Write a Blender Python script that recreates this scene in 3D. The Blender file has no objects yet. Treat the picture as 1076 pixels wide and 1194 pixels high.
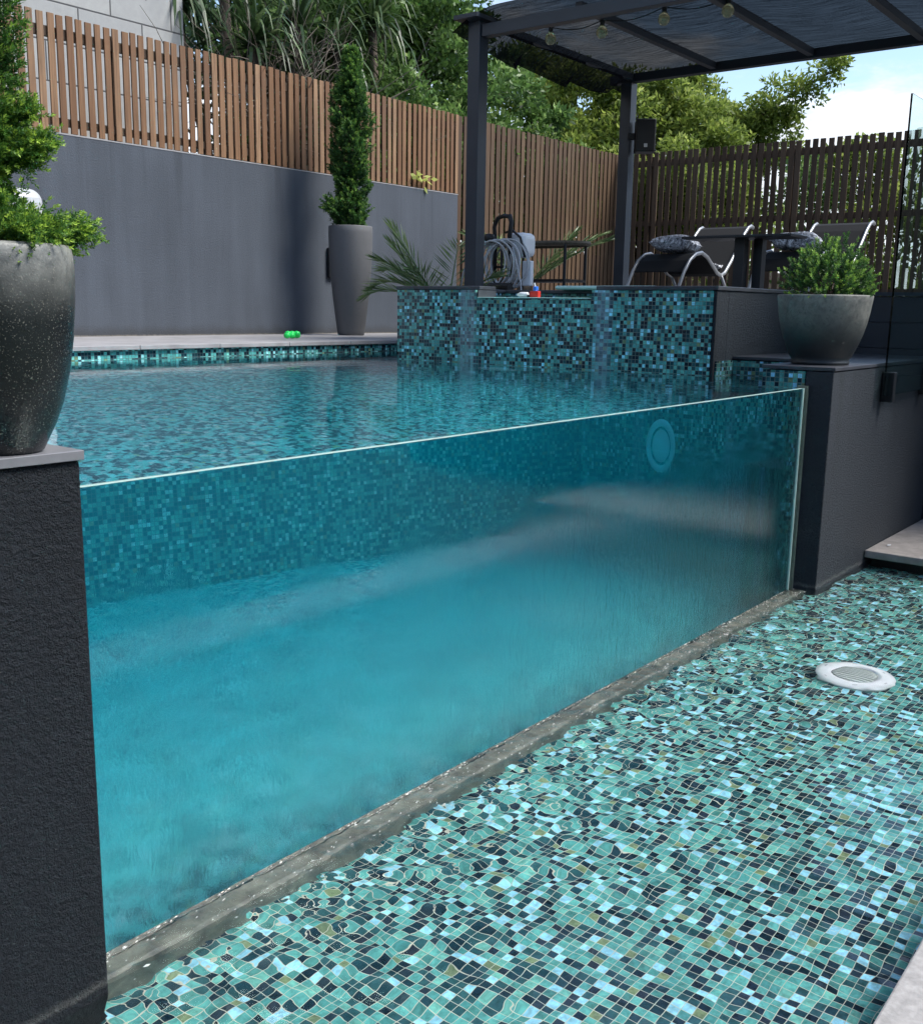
import bpy, bmesh, math, random
import numpy as np
from mathutils import Vector, Matrix
R = math.radians
C = bpy.context.scene.collection
sc = bpy.context.scene
rng = np.random.default_rng(7)
random.seed(7)

# ------------------------------------------------------------------ helpers
class MB:
    def __init__(s): s.v=[]; s.f=[]; s.t=[]; s.tone=0.5
    def add(s, vs, fs):
        b=len(s.v); s.v.extend([tuple(v) for v in vs])
        for f in fs: s.f.append(tuple(b+i for i in f)); s.t.append(s.tone)
        return s
    def box(s,x0,x1,y0,y1,z0,z1):
        vs=[(x,y,z) for z in (z0,z1) for y in (y0,y1) for x in (x0,x1)]
        return s.add(vs,[(0,2,3,1),(4,5,7,6),(0,1,5,4),(2,6,7,3),(0,4,6,2),(1,3,7,5)])
    def tube(s,pts,r,n=8,cap=True,sx=1.0):
        pts=[Vector(p) for p in pts]; m=len(pts); rr=r if isinstance(r,(list,tuple)) else [r]*m
        vs=[]; prev=None
        for i,p in enumerate(pts):
            d=(pts[min(i+1,m-1)]-pts[max(i-1,0)]).normalized()
            if prev is None:
                a=Vector((0,0,1)) if abs(d.z)<.9 else Vector((1,0,0))
                u=d.cross(a).normalized()
            else:
                u=(prev-d*prev.dot(d)).normalized()
            prev=u; w=d.cross(u)
            for k in range(n):
                an=2*math.pi*k/n
                vs.append(p+(u*math.cos(an)+w*math.sin(an)*sx)*rr[i])
        fs=[]
        for i in range(m-1):
            for k in range(n):
                a=i*n+k; b=i*n+(k+1)%n
                fs.append((a,b,b+n,a+n))
        if cap: fs.append(tuple(range(n-1,-1,-1))); fs.append(tuple((m-1)*n+k for k in range(n)))
        return s.add(vs,fs)
    def lathe(s,prof,c,n=48,sx=1,sy=1,rot=0):
        vs=[]; fs=[]; m=len(prof)
        for r,z in prof:
            for k in range(n):
                a=2*math.pi*k/n+rot; vs.append((c[0]+r*math.cos(a)*sx,c[1]+r*math.sin(a)*sy,c[2]+z))
        for i in range(m-1):
            for k in range(n):
                a=i*n+k; b=i*n+(k+1)%n; fs.append((a,b,b+n,a+n))
        if prof[0][0]>1e-4: fs.append(tuple(range(n-1,-1,-1)))
        if prof[-1][0]>1e-4: fs.append(tuple((m-1)*n+k for k in range(n)))
        return s.add(vs,fs)
    def build(s,name,mat,parent=None,smooth=False,bevel=0,loc=None,tone=False):
        me=bpy.data.meshes.new(name); me.from_pydata(s.v,[],s.f); me.update()
        if tone:
            a=me.attributes.new('tone','FLOAT','FACE'); a.data.foreach_set('value',s.t)
        if smooth: me.polygons.foreach_set('use_smooth',[True]*len(me.polygons))
        me.materials.append(mat)
        o=bpy.data.objects.new(name,me); C.objects.link(o)
        if parent: o.parent=parent
        if loc: o.location=loc
        if bevel:
            md=o.modifiers.new('bevel','BEVEL'); md.width=bevel; md.segments=2; md.limit_method='ANGLE'
        return o

def tag(o,label=None,cat=None,group=None,kind=None):
    if label: o['label']=label
    if cat: o['category']=cat
    if group: o['group']=group
    if kind: o['kind']=kind
    return o
def thing(name,label,cat,loc=(0,0,0),rz=0,group=None):
    o=bpy.data.objects.new(name,None); C.objects.link(o); o.location=loc; o.rotation_euler=(0,0,rz)
    o.empty_display_size=.1
    return tag(o,label,cat,group)
def dup(root,loc,rz,label,group=None):
    r=root.copy(); C.objects.link(r); r.location=loc; r.rotation_euler=(0,0,rz); r['label']=label
    if group: r['group']=group
    for ch in list(root.children):
        c=ch.copy(); C.objects.link(c); c.parent=r
        for g in ch.children:
            d=g.copy(); C.objects.link(d); d.parent=c
    return r

def quads(name,Q,tone,mat,parent=None):
    """Q: (n,4,3) array of quads, tone: (n,) -> mesh object"""
    n=len(Q); me=bpy.data.meshes.new(name)
    me.vertices.add(n*4); me.vertices.foreach_set('co',Q.reshape(-1).astype(np.float32))
    me.loops.add(n*4); me.loops.foreach_set('vertex_index',np.arange(n*4,dtype=np.int32))
    me.polygons.add(n); me.polygons.foreach_set('loop_start',np.arange(0,n*4,4,dtype=np.int32))
    me.update(calc_edges=True)
    a=me.attributes.new('tone','FLOAT','FACE'); a.data.foreach_set('value',tone.astype(np.float32))
    me.materials.append(mat)
    o=bpy.data.objects.new(name,me); C.objects.link(o)
    if parent: o.parent=parent
    return o
def unit(a): return a/np.maximum(np.linalg.norm(a,axis=-1,keepdims=True),1e-9)
def leaf_quads(P,D,L,W,fold=0.0):
    """diamond leaves from P along D, length L, width W, random roll"""
    n=len(P); D=unit(D); r=unit(np.cross(D,unit(rng.normal(size=(n,3)))))
    L=np.broadcast_to(L,(n,))[:,None]; W=np.broadcast_to(W,(n,))[:,None]
    Q=np.empty((n,4,3)); Q[:,0]=P; Q[:,2]=P+D*L
    nn=np.cross(D,r)
    Q[:,1]=P+D*L*.45+r*W*.5+nn*W*fold; Q[:,3]=P+D*L*.45-r*W*.5+nn*W*fold
    return Q

# ------------------------------------------------------------------ material helpers
def newmat(name):
    m=bpy.data.materials.new(name); m.use_nodes=True; nt=m.node_tree
    for n in list(nt.nodes): nt.nodes.remove(n)
    out=nt.nodes.new('ShaderNodeOutputMaterial')
    return m,nt,out
class NT:
    def __init__(s,nt): s.nt=nt
    def n(s,t,**k):
        nd=s.nt.nodes.new(t)
        for a,b in k.items(): setattr(nd,a,b)
        return nd
    def l(s,a,b): s.nt.links.new(a,b)
    def val(s,x,inp):
        if isinstance(x,(int,float)): inp.default_value=x
        elif isinstance(x,(tuple,list)): inp.default_value=x if len(x)==len(inp.default_value) else tuple(x)+(1,)
        else: s.l(x,inp)
    def math(s,op,a,b=0,c=None,clamp=False):
        m=s.n('ShaderNodeMath',operation=op); m.use_clamp=clamp
        s.val(a,m.inputs[0]); s.val(b,m.inputs[1])
        if c is not None: s.val(c,m.inputs[2])
        return m.outputs[0]
    def mix(s,f,a,b):
        m=s.n('ShaderNodeMix',data_type='RGBA'); s.val(f,m.inputs[0]); s.val(a,m.inputs[6]); s.val(b,m.inputs[7]); return m.outputs[2]
    def ramp(s,f,stops,interp='LINEAR'):
        r=s.n('ShaderNodeValToRGB'); cr=r.color_ramp; cr.interpolation=interp
        while len(cr.elements)>1: cr.elements.remove(cr.elements[-1])
        cr.elements[0].position=stops[0][0]; c=stops[0][1]; cr.elements[0].color=tuple(c)+(1,)
        for p,c in stops[1:]:
            e=cr.elements.new(p); e.color=tuple(c)+(1,)
        s.l(f,r.inputs[0]); return r.outputs[0]
    def pos(s): return s.n('ShaderNodeNewGeometry').outputs['Position']
    def xyz(s,v):
        x=s.n('ShaderNodeSeparateXYZ'); s.l(v,x.inputs[0]); return x.outputs
    def comb(s,x,y,z=0):
        c=s.n('ShaderNodeCombineXYZ'); s.val(x,c.inputs[0]); s.val(y,c.inputs[1]); s.val(z,c.inputs[2]); return c.outputs[0]
    def noise(s,v,scale,detail=3,rough=.5,dist=0,dims='3D'):
        t=s.n('ShaderNodeTexNoise',noise_dimensions=dims); s.l(v,t.inputs['Vector']); t.inputs['Scale'].default_value=scale
        t.inputs['Detail'].default_value=detail; t.inputs['Roughness'].default_value=rough; t.inputs['Distortion'].default_value=dist
        return t.outputs['Fac']
    def vmul(s,v,sc_):
        m=s.n('ShaderNodeVectorMath',operation='MULTIPLY'); s.l(v,m.inputs[0]); m.inputs[1].default_value=sc_; return m.outputs[0]
    def mapr(s,v,a,b,c,d,sm=False):
        m=s.n('ShaderNodeMapRange'); m.interpolation_type='SMOOTHSTEP' if sm else 'LINEAR'
        s.l(v,m.inputs[0]); 
        for i,x in enumerate((a,b,c,d)): m.inputs[i+1].default_value=x
        return m.outputs[0]
    def bump(s,h,strength,dist,normal=None):
        b=s.n('ShaderNodeBump'); s.val(strength,b.inputs['Strength']); b.inputs['Distance'].default_value=dist
        s.l(h,b.inputs['Height'])
        if normal: s.l(normal,b.inputs['Normal'])
        return b.outputs[0]
    def princ(s,**k):
        p=s.n('ShaderNodeBsdfPrincipled')
        for a,b in k.items():
            s.val(b,p.inputs[a.replace('_',' ')])
        return p

def mat_plain(name,col,rough=.5,metal=0,spec=.5,var=.12,scale=6,bump=0,bscale=200):
    m,nt,out=newmat(name); T=NT(nt); v=T.pos()
    n=T.noise(v,scale,4,.6)
    c=T.mix(T.mapr(n,.3,.7,0,1),[x*(1-var) for x in col],[min(1,x*(1+var)) for x in col])
    p=T.princ(Base_Color=c,Roughness=rough,Metallic=metal); p.inputs['Specular IOR Level'].default_value=spec
    if bump: T.l(T.bump(T.noise(v,bscale,3,.6),bump,.002),p.inputs['Normal'])
    T.l(p.outputs[0],out.inputs[0]); return m

PITCH=.028
def mat_mosaic(name,axes,grout=(.30,.36,.30),bright=1.0,off=(0,0),gw=.055,sheen_bands=None):
    m,nt,out=newmat(name); T=NT(nt); x=T.xyz(T.pos())
    a=T.math('MULTIPLY',T.math('ADD',x[axes[0]],off[0]+10.0),1/PITCH); b=T.math('MULTIPLY',T.math('ADD',x[axes[1]],off[1]+10.0),1/PITCH)
    # sheets of tiles are never perfectly straight
    w=T.noise(T.pos(),1.3,1,.5); a=T.math('ADD',a,T.math('MULTIPLY',w,.6)); b=T.math('ADD',b,T.math('MULTIPLY',w,.5))
    fa=T.math('FLOOR',a); fb=T.math('FLOOR',b)
    cell=T.comb(fa,fb,0)
    wn=T.n('ShaderNodeTexWhiteNoise',noise_dimensions='2D'); T.l(cell,wn.inputs['Vector'])
    k=bright
    S=lambda *c:tuple(min(1,q*(k if sum(c)>.3 else 1.0)) for q in c)
    col=T.ramp(wn.outputs[0],[(0,S(.005,.016,.028)),(.12,S(.012,.048,.065)),(.21,S(.018,.026,.042)),(.27,S(.026,.10,.11)),(.42,S(.05,.20,.185)),(.56,S(.07,.26,.235)),(.74,S(.045,.17,.15)),(.82,S(.10,.30,.25)),(.87,S(.21,.46,.62)),(.975,S(.12,.16,.08))],'CONSTANT')
    c2=T.xyz(wn.outputs[1])
    col=T.mix(T.math('MULTIPLY',c2[1],.30),col,(.012,.05,.06))
    # marbling inside the glass tiles
    mb=T.noise(T.pos(),60,2,.6); hs=T.n('ShaderNodeHueSaturation'); T.l(col,hs.inputs['Color']); T.l(T.mapr(mb,.3,.7,.7,1.3),hs.inputs['Value']); col=hs.outputs[0]
    ra=T.math('ABSOLUTE',T.math('SUBTRACT',T.math('FRACT',a),.5)); rb=T.math('ABSOLUTE',T.math('SUBTRACT',T.math('FRACT',b),.5))
    d=T.math('MAXIMUM',ra,rb)
    g=T.mapr(d,.5-gw-.02,.5-gw+.01,0,1)
    gn=T.noise(T.pos(),9,3,.6)
    gc=T.mix(T.mapr(gn,.35,.65,0,1),[q*.7 for q in grout],grout)
    col=T.mix(g,col,gc)
    if sheen_bands:  # pale bands: lime scale with sky sheen painted into the tile colour
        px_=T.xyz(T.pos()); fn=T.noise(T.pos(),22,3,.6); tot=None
        for y0,y1 in sheen_bands:
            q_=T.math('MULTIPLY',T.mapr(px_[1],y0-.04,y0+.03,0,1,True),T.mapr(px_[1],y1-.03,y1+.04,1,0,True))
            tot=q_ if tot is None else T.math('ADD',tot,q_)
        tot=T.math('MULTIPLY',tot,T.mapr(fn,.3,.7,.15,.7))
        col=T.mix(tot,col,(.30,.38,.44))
    h=T.math('SUBTRACT',1,T.mapr(d,.5-gw-.06,.5-gw+.02,0,1))
    # per tile tilt
    tilt=T.math('MULTIPLY',T.math('ADD',T.math('MULTIPLY',T.math('SUBTRACT',c2[0],.5),T.math('FRACT',a)),T.math('MULTIPLY',T.math('SUBTRACT',c2[2],.5),T.math('FRACT',b))),.35)
    h=T.math('ADD',h,tilt)
    p=T.princ(Base_Color=col,Roughness=T.mapr(g,0,1,.12,.75))
    T.l(T.bump(h,.35,.0012),p.inputs['Normal'])
    T.l(p.outputs[0],out.inputs[0]); return m

def mat_render(name,col,coarse=.5,scale=45,streak=.2,lime=None,base=None,drip=None):
    """painted cement render with trowelled texture"""
    m,nt,out=newmat(name); T=NT(nt); v=T.pos()
    n1=T.noise(v,scale,5,.6,0); n2=T.noise(v,scale*4,4,.6)
    vo=T.n('ShaderNodeTexVoronoi'); vo.inputs['Scale'].default_value=scale*2; T.l(v,vo.inputs['Vector'])
    st=T.noise(T.vmul(v,(6,6,.5)),1.0,4,.6); big=T.noise(v,.9,4,.6)
    f=T.math('ADD',T.math('MULTIPLY',T.mapr(st,.3,.75,0,1),streak),T.math('MULTIPLY',T.mapr(big,.3,.7,0,1),.45))
    c=T.mix(f,[q*.82 for q in col],[q*1.3+.004 for q in col])
    c=T.mix(T.mapr(n2,.62,.8,0,.35),c,[q*2+.02 for q in col])
    z_=T.xyz(v)[2]; wob=T.noise(v,7,4,.65)
    if lime is not None:
        zz_=T.math('ADD',z_,T.math('MULTIPLY',T.math('SUBTRACT',wob,.5),.05))
        k_=T.math('MULTIPLY',T.mapr(zz_,lime,lime+.01,0,1),T.mapr(zz_,lime+.01,lime+.03,1,0)); c=T.mix(T.math('MULTIPLY',k_,.55),c,(.16,.16,.15))
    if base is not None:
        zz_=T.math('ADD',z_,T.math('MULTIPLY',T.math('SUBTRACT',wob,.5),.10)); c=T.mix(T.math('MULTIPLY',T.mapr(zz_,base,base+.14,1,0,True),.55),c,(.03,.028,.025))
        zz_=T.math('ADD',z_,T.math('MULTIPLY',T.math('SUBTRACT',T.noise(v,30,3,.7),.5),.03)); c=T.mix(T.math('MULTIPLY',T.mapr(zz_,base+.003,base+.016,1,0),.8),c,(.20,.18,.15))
    if drip is not None:
        dn=T.noise(T.vmul(v,(5,5,.25)),1.0,3,.6); c=T.mix(T.math('MULTIPLY',T.math('MULTIPLY',T.mapr(dn,.56,.66,0,1,True),T.mapr(z_,drip-1.0,drip,0,1)),.45),c,[q*.45 for q in col])
    h=T.math('ADD',T.mapr(n1,.42,.62,0,1,True),T.math('MULTIPLY',n2,.8)); h=T.math('ADD',h,T.math('MULTIPLY',vo.outputs[0],-.35))
    p=T.princ(Base_Color=c,Roughness=.62); p.inputs['Specular IOR Level'].default_value=.35
    T.l(T.bump(h,coarse,.006 if coarse<1 else .010),p.inputs['Normal']); T.l(p.outputs[0],out.inputs[0]); return m

def mat_wood(name,c1,c2,c3,rough=.65,spec=.3):
    m,nt,out=newmat(name); T=NT(nt); v=T.pos()
    at=T.n('ShaderNodeAttribute'); at.attribute_name='tone'
    off=T.n('ShaderNodeVectorMath',operation='ADD'); T.l(v,off.inputs[0]); T.l(T.comb(T.math('MULTIPLY',at.outputs['Fac'],37.0),0,T.math('MULTIPLY',at.outputs['Fac'],11.0)),off.inputs[1])
    g=T.noise(T.vmul(off.outputs[0],(40,40,1.6)),1.2,5,.65,.6)
    c=T.ramp(at.outputs['Fac'],[(0,c1),(.5,c2),(1,c3)])
    c=T.mix(T.mapr(g,.35,.7,0,.75),c,[q*.55 for q in c1])
    w=T.noise(v,1.1,4,.6); c=T.mix(T.mapr(w,.5,.8,0,.35),c,(.10,.08,.065))
    # nail heads near top and bottom stay in geometry; fine weathering
    p=T.princ(Base_Color=c,Roughness=rough); p.inputs['Specular IOR Level'].default_value=spec
    T.l(T.bump(g,.3,.002),p.inputs['Normal']); T.l(p.outputs[0],out.inputs[0]); return m

def mat_leaf(name,dark,mid,tip,trans=.35,rough=.5):
    m,nt,out=newmat(name); T=NT(nt)
    at=T.n('ShaderNodeAttribute'); at.attribute_name='tone'
    c=T.ramp(at.outputs['Fac'],[(0,dark),(.5,mid),(1,tip)])
    w=T.noise(T.pos(),3,3,.6); c=T.mix(T.mapr(w,.4,.7,0,.4),c,[q*.7 for q in mid])
    p=T.princ(Base_Color=c,Roughness=rough); p.inputs['Specular IOR Level'].default_value=.35
    t=T.n('ShaderNodeBsdfTranslucent'); T.l(c,t.inputs[0])
    mx=T.n('ShaderNodeMixShader'); mx.inputs[0].default_value=trans; T.l(p.outputs[0],mx.inputs[1]); T.l(t.outputs[0],mx.inputs[2])
    T.l(mx.outputs[0],out.inputs[0]); return m

M={}
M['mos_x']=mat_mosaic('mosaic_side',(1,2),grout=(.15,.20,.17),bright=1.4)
M['mos_spa']=mat_mosaic('mosaic_spa',(1,2),grout=(.17,.22,.19),bright=1.9,sheen_bands=[(5.16,5.34),(3.93,4.03)])
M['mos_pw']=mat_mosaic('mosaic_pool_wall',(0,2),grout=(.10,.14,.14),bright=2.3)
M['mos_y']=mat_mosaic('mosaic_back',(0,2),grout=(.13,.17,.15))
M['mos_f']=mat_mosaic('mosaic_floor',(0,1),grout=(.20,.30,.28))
M['mos_pf']=mat_mosaic('mosaic_pool_floor',(0,1),grout=(.40,.65,.68),bright=4.4)  # floor tiles painted brighter, as if more light reached under water
M['mos_basin']=mat_mosaic('mosaic_basin',(0,1),grout=(.62,.63,.50),bright=1.8,gw=.028)
M['render_coarse']=mat_render('charcoal_render_coarse',(.010,.014,.020),1.0,85,lime=.02)
M['render']=mat_render('charcoal_render',(.029,.035,.043),.9,75,lime=.01,drip=1.32)
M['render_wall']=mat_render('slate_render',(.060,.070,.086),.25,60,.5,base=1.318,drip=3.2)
M['stone_cap']=mat_plain('stone_cap',(.16,.16,.17),.35,var=.15,scale=14,bump=.1)
M['coping']=mat_plain('coping_stone',(.30,.29,.29),.5,var=.2,scale=5,bump=.2,bscale=90)
M['paving']=mat_plain('paving',(.30,.285,.27),.75,var=.25,scale=30,bump=.6,bscale=150)
M['slab']=mat_plain('slab_stone',(.26,.235,.215),.75,var=.2,scale=12,bump=.4,bscale=120)
M['slate']=mat_plain('dark_slate',(.05,.052,.06),.4,var=.25,scale=9,bump=.2,bscale=80)
M['deck']=mat_plain('deck_stone',(.14,.14,.15),.6)
M['concrete']=mat_plain('wet_concrete',(.13,.135,.11),.5,var=.6,scale=14,bump=.8,bscale=60)
M['blackmetal']=mat_plain('black_steel',(.008,.009,.011),.45,spec=.5)
M['postmetal']=mat_plain('charcoal_steel',(.022,.030,.042),.4,spec=.5,var=.08)
M['cladding']=mat_plain('dark_cladding',(.022,.025,.032),.5)
M['silver']=mat_plain('silver_tube',(.36,.37,.38),.35,metal=.5,var=.05)
M['sling']=mat_plain('black_sling',(.003,.0035,.005),.9,var=.2,scale=40,bump=.3,bscale=400)
M['white']=mat_plain('white_plastic',(.60,.61,.62),.3,var=.03)
M['bwhite']=mat_plain('bright_white_plastic',(.88,.89,.90),.25,var=.02)
M['lightgrey']=mat_plain('grey_lens',(.45,.5,.5),.2,var=.1)
M['cab']=mat_plain('white_painted_cabinet',(.42,.43,.44),.4,var=.08)
M['lawn']=mat_plain('short_lawn',(.022,.038,.012),.95,var=.4,scale=8,bump=.8,bscale=120)
M['foam']=mat_plain('foam',(.5,.52,.5),.4,var=.1)
M['rubber']=mat_plain('black_rubber',(.006,.006,.007),.5)
M['cable']=mat_plain('grey_cable',(.50,.51,.52),.4,var=.05)
M['edge']=mat_plain('polished_edge',(.42,.58,.52),.15,var=.1)
M['silicone']=mat_plain('clear_sealant',(.20,.22,.16),.3,var=.2,scale=20)
M['green_toy']=mat_plain('green_plastic',(.02,.75,.12),.3,var=.05)
M['red']=mat_plain('red_plastic',(.6,.03,.02),.35)
M['blue']=mat_plain('blue_plastic',(.03,.16,.6),.35)
M['orange']=mat_plain('orange_leaf',(.6,.25,.04),.6)
M['yellow']=mat_plain('yellow_leaf',(.6,.45,.12),.6)
M['pale']=mat_plain('pale_green_foam',(.45,.68,.60),.5,var=.05)
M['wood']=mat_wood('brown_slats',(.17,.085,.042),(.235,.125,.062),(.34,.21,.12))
M['wood_shade']=mat_wood('brown_slats_shaded_side',(.08,.046,.026),(.11,.065,.036),(.14,.09,.05))  # darker copy of the brown slats, pergola shade put into the colour
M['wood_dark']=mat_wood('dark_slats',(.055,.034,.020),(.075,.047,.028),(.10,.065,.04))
M['oldwood']=mat_wood('weathered_table_wood',(.10,.085,.06),(.13,.11,.08),(.16,.13,.10))
M['bark']=mat_plain('bark',(.085,.065,.05),.9,var=.35,scale=14,bump=.8,bscale=40)
M['soil']=mat_plain('soil',(.03,.022,.016),.95,var=.4,scale=20,bump=.8,bscale=60)
M['ground']=mat_plain('ground',(.06,.07,.04),.95,var=.4,scale=2)
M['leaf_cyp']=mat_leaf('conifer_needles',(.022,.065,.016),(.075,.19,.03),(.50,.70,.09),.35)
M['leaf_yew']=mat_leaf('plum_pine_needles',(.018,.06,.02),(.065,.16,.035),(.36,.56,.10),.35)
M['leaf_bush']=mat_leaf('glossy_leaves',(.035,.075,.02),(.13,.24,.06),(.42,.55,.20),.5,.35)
M['leaf_yel']=mat_leaf('yellow_green_leaves',(.06,.10,.015),(.24,.32,.06),(.62,.68,.20),.55)
M['leaf_dark']=mat_leaf('dark_leaves',(.02,.045,.018),(.05,.10,.035),(.16,.26,.09),.4,.4)
M['leaf_palm']=mat_leaf('palm_leaves',(.04,.08,.025),(.12,.19,.065),(.36,.44,.18),.35,.35)
M['leaf_strap']=mat_leaf('strap_leaves',(.015,.03,.012),(.045,.085,.03),(.20,.27,.12),.3,.4)
M['leaf_dry']=mat_leaf('dry_palm_leaves',(.18,.13,.06),(.35,.26,.14),(.5,.42,.26),.3,.5)

# block wall material
def mat_blocks():
    m,nt,out=newmat('grey_concrete_blocks'); T=NT(nt); x=T.xyz(T.pos())
    u=T.math('MULTIPLY',T.math('ADD',x[0],20),1/.80); v=T.math('MULTIPLY',T.math('ADD',x[2],20.06),1/.40)
    fv=T.math('FLOOR',v); u=T.math('ADD',u,T.math('MULTIPLY',T.math('MODULO',fv,2),.5))
    wn=T.n('ShaderNodeTexWhiteNoise',noise_dimensions='2D'); T.l(T.comb(T.math('FLOOR',u),fv),wn.inputs['Vector'])
    du=T.math('MULTIPLY',T.math('SUBTRACT',.5,T.math('ABSOLUTE',T.math('SUBTRACT',T.math('FRACT',u),.5))),.80)
    dv=T.math('MULTIPLY',T.math('SUBTRACT',.5,T.math('ABSOLUTE',T.math('SUBTRACT',T.math('FRACT',v),.5))),.40)
    d=T.math('MINIMUM',du,dv); g=T.mapr(d,.004,.012,1,0)
    n=T.noise(T.pos(),10,5,.65); n2=T.noise(T.pos(),160,3,.6)
    c=T.mix(n,(.28,.28,.27),(.42,.42,.40)); c=T.mix(T.math('MULTIPLY',wn.outputs[0],.35),c,(.24,.25,.26)); c=T.mix(T.mapr(n2,.5,.8,0,.5),c,(.18,.18,.18))
    c=T.mix(g,c,(.06,.06,.062))
    p=T.princ(Base_Color=c,Roughness=.85); T.l(T.bump(T.math('ADD',T.math('MULTIPLY',n2,.4),T.math('SUBTRACT',1,g)),.6,.006),p.inputs['Normal'])
    T.l(p.outputs[0],out.inputs[0]); return m
M['blocks']=mat_blocks()

def mat_pot(name,base,light,speck,speckamt,lightamt,rough,zlo,zhi):
    m,nt,out=newmat(name); T=NT(nt); v=T.pos(); z=T.xyz(v)[2]
    n=T.noise(v,9,6,.7,.4); s=T.noise(v,270,2,.5); s2=T.noise(v,55,3,.6)
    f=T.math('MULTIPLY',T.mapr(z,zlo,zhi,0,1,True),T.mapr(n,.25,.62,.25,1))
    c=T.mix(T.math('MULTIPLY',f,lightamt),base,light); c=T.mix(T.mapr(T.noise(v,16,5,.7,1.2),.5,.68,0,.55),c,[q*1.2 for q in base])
    c=T.mix(T.mapr(s2,.55,.75,0,.35),c,[q*.5 for q in base])
    c=T.mix(T.mapr(s,.64-speckamt*.06,.72,0,speckamt),c,speck)
    r=T.math('ADD',rough,T.math('MULTIPLY',f,.25))
    p=T.princ(Base_Color=c,Roughness=r); T.l(T.bump(T.math('ADD',s,s2),.35,.0015),p.inputs['Normal'])
    T.l(p.outputs[0],out.inputs[0]); return m
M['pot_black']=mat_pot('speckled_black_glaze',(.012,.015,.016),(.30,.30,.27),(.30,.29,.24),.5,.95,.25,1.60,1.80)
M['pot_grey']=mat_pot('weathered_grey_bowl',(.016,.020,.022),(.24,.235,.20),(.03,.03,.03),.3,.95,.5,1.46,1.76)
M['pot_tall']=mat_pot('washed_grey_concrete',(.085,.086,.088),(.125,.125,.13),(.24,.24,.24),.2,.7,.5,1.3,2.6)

# water
def mat_glass_like(name,ior,rough,color=(1,1,1),bump=None,vol=None):
    m,nt,out=newmat(name); T=NT(nt)
    g=T.n('ShaderNodeBsdfGlass'); g.inputs['IOR'].default_value=ior; T.val(color,g.inputs['Color']) if not isinstance(color,tuple) else None
    if isinstance(color,tuple): g.inputs['Color'].default_value=color+(1,)
    if rough is not None:
        T.val(rough(T) if callable(rough) else rough,g.inputs['Roughness'])
    if bump: T.l(bump(T),g.inputs['Normal'])
    T.l(g.outputs[0],out.inputs[0])
    if vol: vol(T,out)
    return m
def basin_bump(T):
    v=T.pos(); x=T.xyz(v)
    n1=T.noise(T.vmul(v,(1,1,0)),8.5,0,.4,.35); n2=T.noise(T.vmul(v,(1,1,0)),26,0,.5,.2); n3=T.noise(T.vmul(v,(1.2,1,0)),3.0,2,.5)
    near=T.mapr(x[1],1.1,2.15,0,1)                     # chop where the overflow lands
    cm=T.math('ADD',T.math('MULTIPLY',near,.9),T.mapr(T.noise(T.vmul(v,(1,1,0)),1.3,2,.5),.35,.65,.10,.75))
    h=T.math('ADD',T.math('MULTIPLY',n1,T.math('MULTIPLY',cm,1.0)),T.math('MULTIPLY',n3,1.1))
    h=T.math('ADD',h,T.math('MULTIPLY',n2,T.math('MULTIPLY',T.math('POWER',near,2.5),.32)))
    return T.bump(h,1.0,.024)
M['basin_water']=mat_glass_like('basin_water',1.33,0.0,(1,1,1),basin_bump)
def pool_bump(T):
    v=T.pos(); x=T.xyz(v)
    n1=T.noise(T.vmul(v,(1,1,0)),7,3,.55,.3); n2=T.noise(T.vmul(v,(1,1,0)),1.6,2,.5)
    h=T.math('ADD',T.math('MULTIPLY',n1,.35),n2)
    up=T.n('ShaderNodeNewGeometry')
    ns=T.mapr(T.xyz(up.outputs['Normal'])[2],.5,.9,0,1)
    return T.bump(h,ns,.0045)
def pool_vol(T,out):
    ab=T.n('ShaderNodeVolumeAbsorption'); ab.inputs['Color'].default_value=(.01,.785,.89,1); ab.inputs["Density"].default_value=.56
    sca=T.n('ShaderNodeVolumeScatter'); sca.inputs['Color'].default_value=(.04,.77,.99,1); sca.inputs['Density'].default_value=.09; sca.inputs['Anisotropy'].default_value=.3
    a=T.n('ShaderNodeAddShader'); T.l(ab.outputs[0],a.inputs[0]); T.l(sca.outputs[0],a.inputs[1]); T.l(a.outputs[0],out.inputs['Volume'])
M['pool_water']=mat_glass_like('pool_water',1.33,0.0,(1,1,1),pool_bump,pool_vol)
def film_rough(T):
    z=T.xyz(T.pos())[2]; n=T.noise(T.vmul(T.pos(),(3,3,1.2)),1,3,.6)
    zz=T.math('ADD',z,T.math('MULTIPLY',T.math('SUBTRACT',n,.5),.35))
    return T.mapr(zz,.10,.88,.19,0.0)
def film_bump(T):
    v=T.pos(); z=T.xyz(v)[2]
    n1=T.noise(T.vmul(v,(50,50,20)),1,3,.6,.8); n2=T.noise(T.vmul(v,(16,16,2.2)),1,2,.5)
    n=T.noise(T.vmul(v,(3,3,1.2)),1,3,.6); zz=T.math('ADD',z,T.math('MULTIPLY',T.math('SUBTRACT',n,.5),.5))
    amt=T.mapr(T.math('ADD',zz,T.mapr(T.xyz(v)[0],2.5,6.0,0,-.15)),.55,.92,1,0.0)
    return T.bump(T.math('ADD',n1,T.math('MULTIPLY',n2,.5)),T.math('MULTIPLY',amt,.55),.003)
M['panel']=mat_glass_like('acrylic_panel',1.33,film_rough,(.93,.99,.98),film_bump)
M['fence_glass']=mat_glass_like('fence_glass',1.45,0.0,(.86,.95,.94))

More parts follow.
